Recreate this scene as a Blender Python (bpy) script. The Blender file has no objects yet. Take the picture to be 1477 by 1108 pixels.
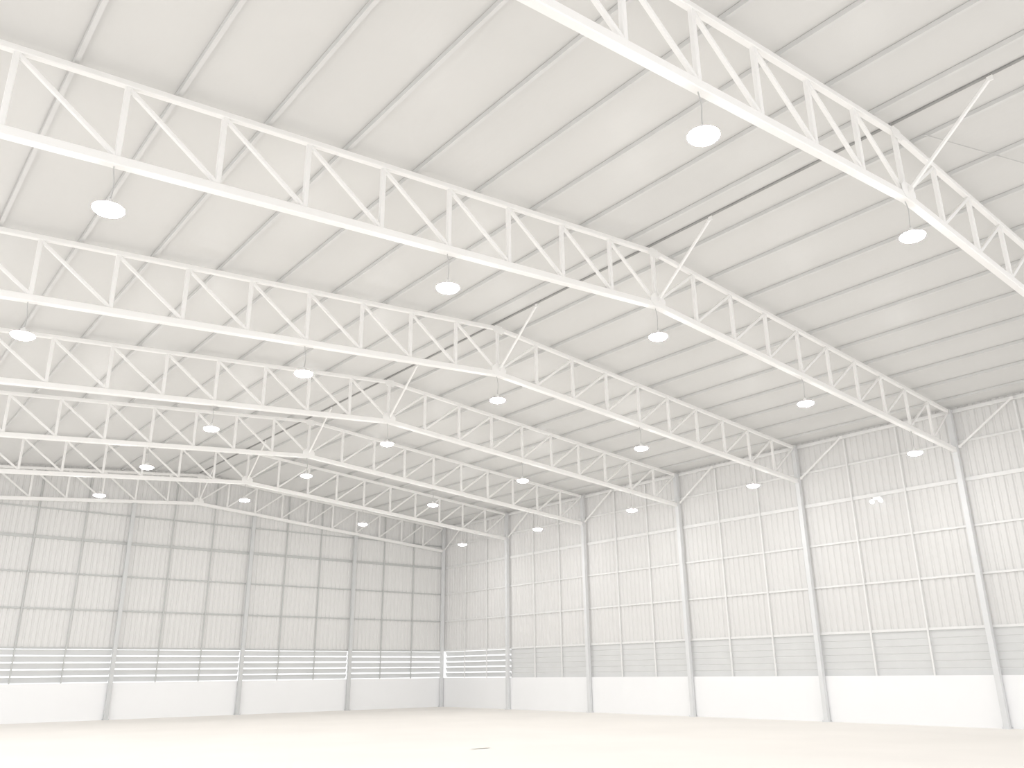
import bpy, bmesh, math, random
from mathutils import Vector, Matrix
random.seed(4)
C = bpy.context.scene.collection
# ------------------------------------------------------------------ dims
XR, W, Y0, S = 28.8056, 14.76, 5.8074, 6.0
XC = XR - W; P = W/10
ZTE, ZTR, ZBE, ZBR = 9.985, 11.262, 8.645, 9.855
YE = Y0 + 6*S
def ztop(n): return ZTR-(ZTR-ZTE)*abs(n)/10
def zbot(n): return ZBR-(ZBR-ZBE)*abs(n)/10
YN = Y0 - S - 0.2       # open near end
# ------------------------------------------------------------------ materials
def mat(name, col, rough=0.5, spec=0.4, metal=0.0, var=0.03, scale=2.0, trans=0.0, tcol=None, bump=0.0, bscale=3.0, stretch=(1,1,1)):
    m = bpy.data.materials.new(name); m.use_nodes = True
    nt = m.node_tree; N = nt.nodes; L = nt.links
    b = N['Principled BSDF']; out = N['Material Output']
    tc = N.new('ShaderNodeTexCoord'); mp = N.new('ShaderNodeMapping'); mp.inputs['Scale'].default_value = stretch
    no = N.new('ShaderNodeTexNoise'); no.inputs['Scale'].default_value = scale; no.inputs['Detail'].default_value = 4
    L.new(tc.outputs['Object'], mp.inputs['Vector']); L.new(mp.outputs['Vector'], no.inputs['Vector'])
    cr = N.new('ShaderNodeValToRGB')
    cr.color_ramp.elements[0].position = 0.3; cr.color_ramp.elements[1].position = 0.7
    cr.color_ramp.elements[0].color = [c*(1-var) for c in col]+[1]
    cr.color_ramp.elements[1].color = [min(1, c*(1+var)) for c in col]+[1]
    L.new(no.outputs['Fac'], cr.inputs['Fac']); L.new(cr.outputs['Color'], b.inputs['Base Color'])
    b.inputs['Roughness'].default_value = rough
    b.inputs['Specular IOR Level'].default_value = spec
    b.inputs['Metallic'].default_value = metal
    if bump > 0:
        n2 = N.new('ShaderNodeTexNoise'); n2.inputs['Scale'].default_value = bscale; n2.inputs['Detail'].default_value = 3
        L.new(mp.outputs['Vector'], n2.inputs['Vector'])
        bp = N.new('ShaderNodeBump'); bp.inputs['Strength'].default_value = bump; bp.inputs['Distance'].default_value = 0.05
        L.new(n2.outputs['Fac'], bp.inputs['Height']); L.new(bp.outputs['Normal'], b.inputs['Normal'])
    if trans > 0:
        t = N.new('ShaderNodeBsdfTranslucent'); t.inputs['Color'].default_value = list(tcol or col)+[1]
        mx = N.new('ShaderNodeMixShader'); mx.inputs['Fac'].default_value = trans
        L.new(b.outputs[0], mx.inputs[1]); L.new(t.outputs[0], mx.inputs[2]); L.new(mx.outputs[0], out.inputs['Surface'])
    return m
M_truss = mat('white_painted_steel', (0.95,0.945,0.93), 0.5, 0.4, var=0.01)
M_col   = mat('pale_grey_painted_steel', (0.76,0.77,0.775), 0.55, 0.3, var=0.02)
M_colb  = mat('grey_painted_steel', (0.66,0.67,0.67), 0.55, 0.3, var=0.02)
M_purl  = mat('galvanised_purlin', (0.70,0.70,0.69), 0.5, 0.3, var=0.03)
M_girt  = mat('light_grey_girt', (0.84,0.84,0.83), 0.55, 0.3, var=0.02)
M_girtb = mat('backlit_girt_shade', (0.57,0.58,0.57), 0.55, 0.3, var=0.02)  # girt steel on the gable side, backlit shade put into its colour
M_roof  = mat('roof_sheet_underside', (0.67,0.665,0.645), 0.36, 0.45, var=0.03, scale=0.35, trans=0.06, tcol=(0.9,0.89,0.87), bump=0.4, bscale=1.6, stretch=(1.0,0.55,1.0))
M_wall  = mat('corrugated_sheet', (0.74,0.735,0.72), 0.65, 0.25, var=0.01, scale=0.3, trans=0.09, tcol=(0.9,0.89,0.88))
M_low   = mat('white_plaster', (0.95,0.955,0.96), 0.8, 0.2, var=0.01, scale=1.0)
M_floor = mat('pale_concrete', (0.88,0.85,0.81), 0.7, 0.25, var=0.025, scale=0.3, bump=0.05)
M_louv  = mat('louver_sheet', (0.82,0.825,0.82), 0.55, 0.3, var=0.02, trans=0.4)
M_rib   = mat('ribbed_grey_sheet', (0.70,0.705,0.70), 0.65, 0.25, var=0.02, trans=0.08)
M_dark  = mat('ridge_gap_shade', (0.36,0.36,0.355), 0.7, 0.2, var=0.1)  # shade inside the ridge gap, given as a dark colour
M_cable = mat('grey_cable', (0.55,0.55,0.54), 0.6, 0.3)
M_house = mat('lamp_housing_white', (0.93,0.93,0.92), 0.4, 0.5)
M_scrap = mat('scrap_plastic', (0.86,0.83,0.77), 0.6, 0.3, var=0.08)
def emat(name, col, s):
    m = bpy.data.materials.new(name); m.use_nodes = True
    b = m.node_tree.nodes['Principled BSDF']
    b.inputs['Base Color'].default_value = (*col,1); b.inputs['Emission Color'].default_value = (*col,1)
    b.inputs['Emission Strength'].default_value = s
    return m
M_lamp = emat('lamp_light', (1.0,0.99,0.98), 145.0)
M_eml = emat('emergency_lens', (0.98,0.98,1.0), 1.2)
# ------------------------------------------------------------------ helpers
def mk(name, bm, m, parent=None, smooth=False, **props):
    bmesh.ops.recalc_face_normals(bm, faces=bm.faces)
    me = bpy.data.meshes.new(name); bm.to_mesh(me); bm.free()
    me.materials.append(m)
    if smooth:
        for p in me.polygons: p.use_smooth = True
    o = bpy.data.objects.new(name, me); C.objects.link(o)
    if parent: o.parent = parent
    for k, v in props.items(): o[k] = v
    return o
def empty(name, loc, **props):
    o = bpy.data.objects.new(name, None); o.empty_display_size = 0.3; o.location = loc; C.objects.link(o)
    for k, v in props.items(): o[k] = v
    return o
def sweep(bm, prof, a, b, up=Vector((0,0,1))):
    a, b = Vector(a), Vector(b); d = (b-a).normalized()
    s = d.cross(up)
    if s.length < 1e-4: s = d.cross(Vector((0,1,0)))
    s.normalize(); v = s.cross(d).normalized()
    r0 = [bm.verts.new(a+s*p[0]+v*p[1]) for p in prof]; r1 = [bm.verts.new(b+s*p[0]+v*p[1]) for p in prof]
    n = len(prof)
    for i in range(n): bm.faces.new((r0[i], r0[(i+1)%n], r1[(i+1)%n], r1[i]))
    bm.faces.new(r0[::-1]); bm.faces.new(r1)
def rect(w, h, c=0.12):
    k = min(w, h)*c; x, y = w/2, h/2
    return [(-x+k,-y),(x-k,-y),(x,-y+k),(x,y-k),(x-k,y),(-x+k,y),(-x,y-k),(-x,-y+k)]
def cee(w, h, t=0.012, lip=0.02):
    x, y = w/2, h/2
    return [(-x,-y),(x,-y),(x,-y+lip),(x-t,-y+lip),(x-t,-y+t),(-x+t,-y+t),(-x+t,y-t),(x-t,y-t),(x-t,y-lip),(x,y-lip),(x,y),(-x,y)]
def box(bm, x0,x1,y0,y1,z0,z1):
    vs = [bm.verts.new(p) for p in [(x0,y0,z0),(x1,y0,z0),(x1,y1,z0),(x0,y1,z0),(x0,y0,z1),(x1,y0,z1),(x1,y1,z1),(x0,y1,z1)]]
    for f in [(0,3,2,1),(4,5,6,7),(0,1,5,4),(1,2,6,5),(2,3,7,6),(3,0,4,7)]: bm.faces.new([vs[i] for i in f])
def beam(name, prof, a, b, m, parent=None, up=Vector((0,0,1)), **props):
    bm = bmesh.new(); sweep(bm, prof, a, b, up); return mk(name, bm, m, parent, **props)
def copy_tree(root, loc):
    n = root.copy(); C.objects.link(n); n.location = loc
    mp = {root: n}
    new = set([n])
    def rec(src):
        for ch in [o for o in src.children if o not in new]:
            c = ch.copy(); new.add(c); c.parent = mp[src]; C.objects.link(c); mp[ch] = c; rec(ch)
    rec(root)
    return n
# ------------------------------------------------------------------ truss
LAB_T = "white painted steel gable roof truss with diagonal webs"
T = empty('roof_truss', (XC, Y0, ZBR), label=LAB_T, category='roof truss', group='white steel roof trusses')
def tp(n, top):
    return Vector((n*P, 0, (ztop(n) if top else zbot(n))-ZBR))
E = 10-0.10/P
for s in (-1, 1):
    beam('top_chord', rect(0.11,0.11), tp(0,1), tp(s*E,1), M_truss, T)
    beam('bottom_chord', rect(0.15,0.16), tp(0,0), tp(s*E,0), M_truss, T)
Z = Vector((0,0,1))
for n in range(-9, 10):
    beam('vertical_post', rect(0.085,0.085), tp(n,0)+Z*0.07, tp(n,1)-Z*0.04, M_truss, T)
for s in (-1, 1):
    for n in range(1, 11):
        a = tp(s*min(n,E),1)-Z*0.05; b = tp(s*(n-1),0)+Z*0.08
        beam('diagonal_brace', rect(0.068,0.068), b, a, M_truss, T)
bm = bmesh.new(); sweep(bm, rect(0.5,0.34,0.35), (0,-0.085,0.10), (0,-0.078,0.10)); mk('gusset_plate', bm, M_truss, T)
bm = bmesh.new(); sweep(bm, rect(0.4,0.24,0.35), (0,-0.064,tp(0,1).z-0.06), (0,-0.058,tp(0,1).z-0.06)); mk('gusset_plate', bm, M_truss, T)
for i in range(1, 7): copy_tree(T, (XC, Y0+i*S, ZBR))
# ------------------------------------------------------------------ struts along the building
def strut(name, a, b, lab, grp):
    a = Vector(a); e = empty(name, a, label=lab, category='steel brace', group=grp)
    b = Vector(b)-a
    beam('brace_tube', rect(0.055,0.055), b*0.02, b*0.98, M_truss, e)
    for t in (0.0, 1.0):
        p = b*t; bm = bmesh.new(); box(bm, p.x-0.01,p.x+0.01,p.y-0.05,p.y+0.05,p.z-0.05,p.z+0.05); mk('end_plate', bm, M_truss, e)
for i in range(0, 7):
    Y = Y0+i*S
    strut('ridge_strut', (XC,Y-0.12,ZBR+0.13), (XC,Y-1.75,ZTR+0.11), "white steel strut from truss apex up to ridge", "ridge struts")
    strut('eave_strut', (XR,Y-0.16,ZBE+0.1), (XR,Y-2.0,ZTE-0.02), "pale steel knee brace from column to eave beam", "eave knee braces")
# ------------------------------------------------------------------ columns
def column(x, y, top, lab, w=0.17, m=None):
    m = m or M_col
    e = empty('steel_column', (x,y,0), label=lab, category='column', group='pale grey steel columns')
    beam('column_shaft', rect(w,w,0.06), (0,0,0.02), (0,0,top), m, e)
    bm = bmesh.new(); sweep(bm, rect(w+0.09,w+0.09,0.1), (0,0,0.0), (0,0,0.025))
    q = w/2+0.022
    for sx in (-1,1):
        for sy in (-1,1):
            bmesh.ops.create_cone(bm, cap_ends=True, segments=6, radius1=0.012, radius2=0.012, depth=0.04, matrix=Matrix.Translation((sx*q,sy*q,0.04)))
    mk('base_plate', bm, m, e)
    bm = bmesh.new(); sweep(bm, rect(w+0.04,w+0.04,0.1), (0,0,top), (0,0,top+0.02)); mk('cap_plate', bm, m, e)
    return e
for i in range(0, 7):
    column(XR, Y0+i*S, ZTE+0.02, "pale grey steel column standing against the long corrugated wall" if i<6 else "pale grey steel corner column between two corrugated walls")
D = 2*W/5
for k in range(1, 5):
    n = 10-k*4
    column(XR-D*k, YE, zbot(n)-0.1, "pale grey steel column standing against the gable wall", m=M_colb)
# ------------------------------------------------------------------ walls
XW = XR+0.24; YW = YE+0.24
def roofz(x): return ztop((x-XC)/P)+0.20
def corr(name, axis, a, b, zf, z0, pitch=0.25, dep=0.04):
    bm = bmesh.new(); pts = []; x = a
    while x < b:
        for u, d in ((0,0),(0.55,0),(0.68,dep),(0.87,dep)):
            if x+u*pitch <= b: pts.append((x+u*pitch, d))
        x += pitch
    pts.append((b,0)); prev = None
    for x, d in pts:
        if axis == 'x': p = (x, YW+d)
        else: p = (XW+d, x)
        v0 = bm.verts.new((p[0],p[1],z0)); v1 = bm.verts.new((p[0],p[1],zf(x)))
        if prev: bm.faces.new((prev[0],v0,v1,prev[1]))
        prev = (v0,v1)
    return mk(name, bm, M_wall, kind='structure')
corr('wall_right', 'y', YN, YW, lambda y: roofz(XW)+0.02, 2.97)
corr('wall_back', 'x', XC-W-0.3, XW, lambda x: roofz(x)-0.0, 2.97)
ZL = 1.535
bm = bmesh.new(); box(bm, XR+0.11, XR+0.32, YN, YE+0.32, 0, ZL); mk('wall_right_lower', bm, M_low, kind='structure')
bm = bmesh.new(); box(bm, XC-W-0.3, XR+0.11, YE+0.11, YE+0.32, 0, ZL); mk('wall_back_lower', bm, M_low, kind='structure')
bm = bmesh.new(); box(bm, -40, XR+40, -40, YE+40, -0.3, 0.0); mk('floor', bm, M_floor, kind='structure')
bm = bmesh.new()
xs = [XC-W-0.6, XC, XR+0.6]
r = [[bm.verts.new((x, y, roofz(x))) for x in xs] for y in (YN, YE+0.6)]
for i in range(2): bm.faces.new((r[0][i], r[0][i+1], r[1][i+1], r[1][i]))
mk('ceiling', bm, M_roof, kind='structure')
# ------------------------------------------------------------------ purlins
for n in [-9.5+k for k in range(20)]:
    x = XC+n*P; z = roofz(x)-0.052
    s = 1 if n > 0 else -1
    e = beam('purlin', cee(0.07,0.085), (0,0,0), (0,YE+0.2-YN,0), M_purl,
             up=Vector((s*0.086,0,1)), label="grey steel roof purlin running along the roof underside", category='roof beam', group='roof purlins')
    e.location = (x, YN, z)
e = beam('ridge_shade_strip', rect(0.06,0.03), (0,0,0), (0,YE+0.2-YN,0), M_dark, label="dark narrow strip painted in for the shaded ridge gap", category='roof beam')  # dark strip added in place of the shaded gap at the apex
e.location = (XC, YN, ZTR+0.178)
e = beam('eave_beam', rect(0.09,0.12), (0,0,0), (0,YE-YN-0.2,0), M_girt, label="pale steel eave beam along the top of the long wall", category='wall beam')
e.location = (XR+0.16, YN, ZTE+0.02)
# ------------------------------------------------------------------ girts and posts
for z, h in ((2.99,0.08),(4.62,0.07),(6.15,0.07),(7.67,0.13),(8.95,0.07)):
    lab = "pale steel wall rail on the long corrugated wall"
    e = beam('wall_girt', rect(0.035,h), (0,0,0), (0,YE-YN,0), M_girt, label=lab, category='wall rail', group='wall rails on the long wall'); e.location = (XR+0.21, YN, z)
    e = beam('wall_girt', rect(0.035,h), (0,0,0), (XR+0.18-(XC-W-0.2),0,0), M_girtb, label="steel wall rail on the gable wall, backlit shade in its colour", category='wall rail', group='wall rails on the gable wall'); e.location = (XC-W-0.2, YE+0.21, z)
for i in range(-1, 6):
    for f in (1/3, 2/3):
        e = beam('wall_post', rect(0.06,0.04), (0,0,0), (0,0,ZTE-ZL-0.06), M_girt, label="slim pale steel wall post on the white low wall", category='wall post', group='slim posts on the long wall')
        e.location = (XR+0.165, Y0+(i+f)*S, ZL); e.rotation_euler[2] = math.pi/2
for k in range(0, 5):
    for f in (1/3, 2/3):
        x = XR-D*(k+f); n = (x-XC)/P
        e = beam('wall_post', rect(0.06,0.04), (0,0,0), (0,0,ztop(n)-ZL-0.02), M_girtb, label="slim steel wall post on the gable wall, backlit shade in its colour", category='wall post', group='slim posts on the gable wall')
        e.location = (x, YE+0.165, ZL)
# ------------------------------------------------------------------ louver panels
def louver(orig, ux, uy, length, n, ch, ang, lab):
    bm = bmesh.new(); H = 2.95-ZL; st = H/n
    for k in range(n):
        z = st*(k+0.5); c, s = math.cos(ang)*ch/2, math.sin(ang)*ch/2
        th = 0.006
        (o0,z0),(o1,z1) = (-s,c),(s,-c)
        quad = [(o0,z0),(o0+th,z0+th),(o1+th,z1+th),(o1,z1)]
        r0 = [bm.verts.new(ux*0.03+uy*o+Vector((0,0,z+zz))) for o,zz in quad]
        r1 = [bm.verts.new(ux*(length-0.03)+uy*o+Vector((0,0,z+zz))) for o,zz in quad]
        for q in range(4): bm.faces.new((r0[q], r0[(q+1)%4], r1[(q+1)%4], r1[q]))
        bm.faces.new(r0[::-1]); bm.faces.new(r1)
    e = mk('louver_panel', bm, M_louv, label=lab, category='louver', group='louver panels above the low wall'); e.location = orig
def ribbed(orig, length):
    bm = bmesh.new(); H = 2.95-ZL; n = 6; prev = None
    for k in range(n):
        for u, d in ((0,0.0),(0.8,0.0),(0.87,0.014),(0.93,0.014)):
            z = (k+u)*H/n
            v = (bm.verts.new((d,0.0,z)), bm.verts.new((d,length,z)))
            if prev: bm.faces.new((prev[0],prev[1],v[1],v[0]))
            prev = v
    v = (bm.verts.new((0,0.0,H)), bm.verts.new((0,length,H))); bm.faces.new((prev[0],prev[1],v[1],v[0]))
    e = mk('louver_panel', bm, M_rib, label="grey horizontally ribbed sheet band above low wall", category='louver', group='louver panels above the low wall'); e.location = orig
X_, Y_ = Vector((1,0,0)), Vector((0,1,0))
for i in range(-1, 5): ribbed((XR+0.245, Y0+i*S, ZL), S)
LL = "white slatted louver band with light gaps above low wall"
louver((XR+0.29, Y0+5*S, ZL), Y_, X_, S, 5, 0.245, 0.5, LL)
for k in range(0, 5):
    louver((XR-D*(k+1), YE+0.29, ZL), X_, Y_, D if k else D+0.2, 5, 0.245, 0.5, LL)
# ------------------------------------------------------------------ lamps
def revolve(prof, seg=24):
    bm = bmesh.new(); rings = []
    for rr, z in prof:
        if rr < 1e-5: rings.append([bm.verts.new((0,0,z))])
        else: rings.append([bm.verts.new((rr*math.cos(2*math.pi*k/seg), rr*math.sin(2*math.pi*k/seg), z)) for k in range(seg)])
    for a, b in zip(rings, rings[1:]):
        for k in range(seg):
            k2 = (k+1)%seg
            if len(a) == 1 and len(b) > 1: bm.faces.new((a[0], b[k], b[k2]))
            elif len(b) == 1 and len(a) > 1: bm.faces.new((a[k], b[0], a[k2]))
            elif len(a) > 1: bm.faces.new((a[k], b[k], b[k2], a[k2]))
    return bm
LP = empty('high_bay_lamp', (0,0,0), label="round white high-bay lamp hanging from a truss on a cable, lit", category='lamp', group='hanging high-bay lamps')
bm = bmesh.new(); pts = [Vector((0.02*math.sin(t*5),0.015*math.sin(t*7),0.15+t*0.565)) for t in [k/8 for k in range(9)]]
for a, b in zip(pts, pts[1:]): sweep(bm, rect(0.018,0.018,0.3), a, b, up=Vector((0,1,0)))
mk('suspension_cable', bm, M_cable, LP)
mk('lamp_housing', revolve([(0,0.16),(0.025,0.16),(0.03,0.13),(0.055,0.12),(0.07,0.07),(0.10,0.045),(0.19,0.02),(0.215,0.004),(0.205,0.002)]), M_house, LP, True)
mk('lamp_diffuser', revolve([(0.216,0.001),(0.218,-0.015),(0.19,-0.045),(0.13,-0.07),(0.06,-0.08),(0,-0.082)],20), M_lamp, LP, True)
first = True
for i in range(0, 6):
    for n in ((-4,0) if i == 0 else (-8,-4,0,4,8)):
        loc = (XC+n*P, Y0+i*S, zbot(n)-0.08-0.70)
        if first: LP.location = loc; first = False
        else: copy_tree(LP, loc)
# ------------------------------------------------------------------ emergency light on the long wall
e = empty('emergency_light', (XR+0.08, Y0+1.5*S, 7.50), label="small white twin-head emergency light on a wall rail", category='emergency light')
bm = bmesh.new(); sweep(bm, rect(0.30,0.12,0.2), (0,0,0.02), (0.10,0,0.02)); mk('light_body', bm, M_house, e)
for s in (-1,1):
    bm = revolve([(0,0.06),(0.05,0.05),(0.09,-0.03),(0.085,-0.04),(0.05,-0.05),(0,-0.055)],16)
    bmesh.ops.transform(bm, matrix=Matrix.Translation((-0.06,s*0.16,-0.08))@Matrix.Rotation(math.radians(50),4,'Y'), verts=bm.verts)
    mk('lamp_head', bm, M_eml, e, True)
# ------------------------------------------------------------------ roof tension rods
for q, (a, b) in enumerate((((XC+0.6,Y0-0.3),(XR-0.8,Y0-S+0.3)),((XC+0.6,Y0-S+0.3),(XR-0.8,Y0-0.3)))):
    z = lambda x: roofz(x)-0.104-0.019*q
    beam('tension_rod', rect(0.018,0.018,0.3), (a[0],a[1],z(a[0])), (b[0],b[1],z(b[0])), M_cable, label="thin steel cross-bracing rod under the roof sheets", category='brace rod', group='roof bracing rods')
# ------------------------------------------------------------------ scrap on floor
bm = bmesh.new(); g = [[bm.verts.new((i*0.13-0.26+0.03*random.random(), j*0.07-0.07+0.03*random.random(), 0.005+0.018*abs(math.sin(i*1.3+j)))) for j in range(3)] for i in range(5)]
for i in range(4):
    for j in range(2): bm.faces.new((g[i][j],g[i+1][j],g[i+1][j+1],g[i][j+1]))
o = mk('plastic_scrap', bm, M_scrap, label="crumpled beige scrap of plastic lying on concrete floor", category='scrap'); o.location = (13.6,18.0,0)
# ------------------------------------------------------------------ world + camera
w = bpy.data.worlds.new('sky'); bpy.context.scene.world = w; w.use_nodes = True
nt = w.node_tree; bg = nt.nodes['Background']; bg.inputs['Color'].default_value = (0.985,0.985,1.0,1); bg.inputs['Strength'].default_value = 1.4
sc = bpy.context.scene
sc.view_settings.view_transform = 'Standard'; sc.view_settings.look = 'None'; sc.view_settings.exposure = 0.0
yaw, pitch, roll = 0.6860, 0.3308, -0.0113
cy, sy = math.cos(yaw), math.sin(yaw)
F = Vector((sy*math.cos(pitch), cy*math.cos(pitch), math.sin(pitch))); Rt = Vector((cy,-sy,0)); U = Rt.cross(F)
r_ = Rt*math.cos(roll)+U*math.sin(roll); u_ = -Rt*math.sin(roll)+U*math.cos(roll)
cam = bpy.data.cameras.new('camera'); co = bpy.data.objects.new('camera', cam); C.objects.link(co)
M3 = Matrix((r_, u_, -F)).transposed()
co.matrix_world = Matrix.Translation((0,0,1.7616)) @ M3.to_4x4()
cam.sensor_width = 36; cam.sensor_fit = 'HORIZONTAL'; cam.lens = 1213.224/1477*36; cam.clip_end = 500
sc.camera = co
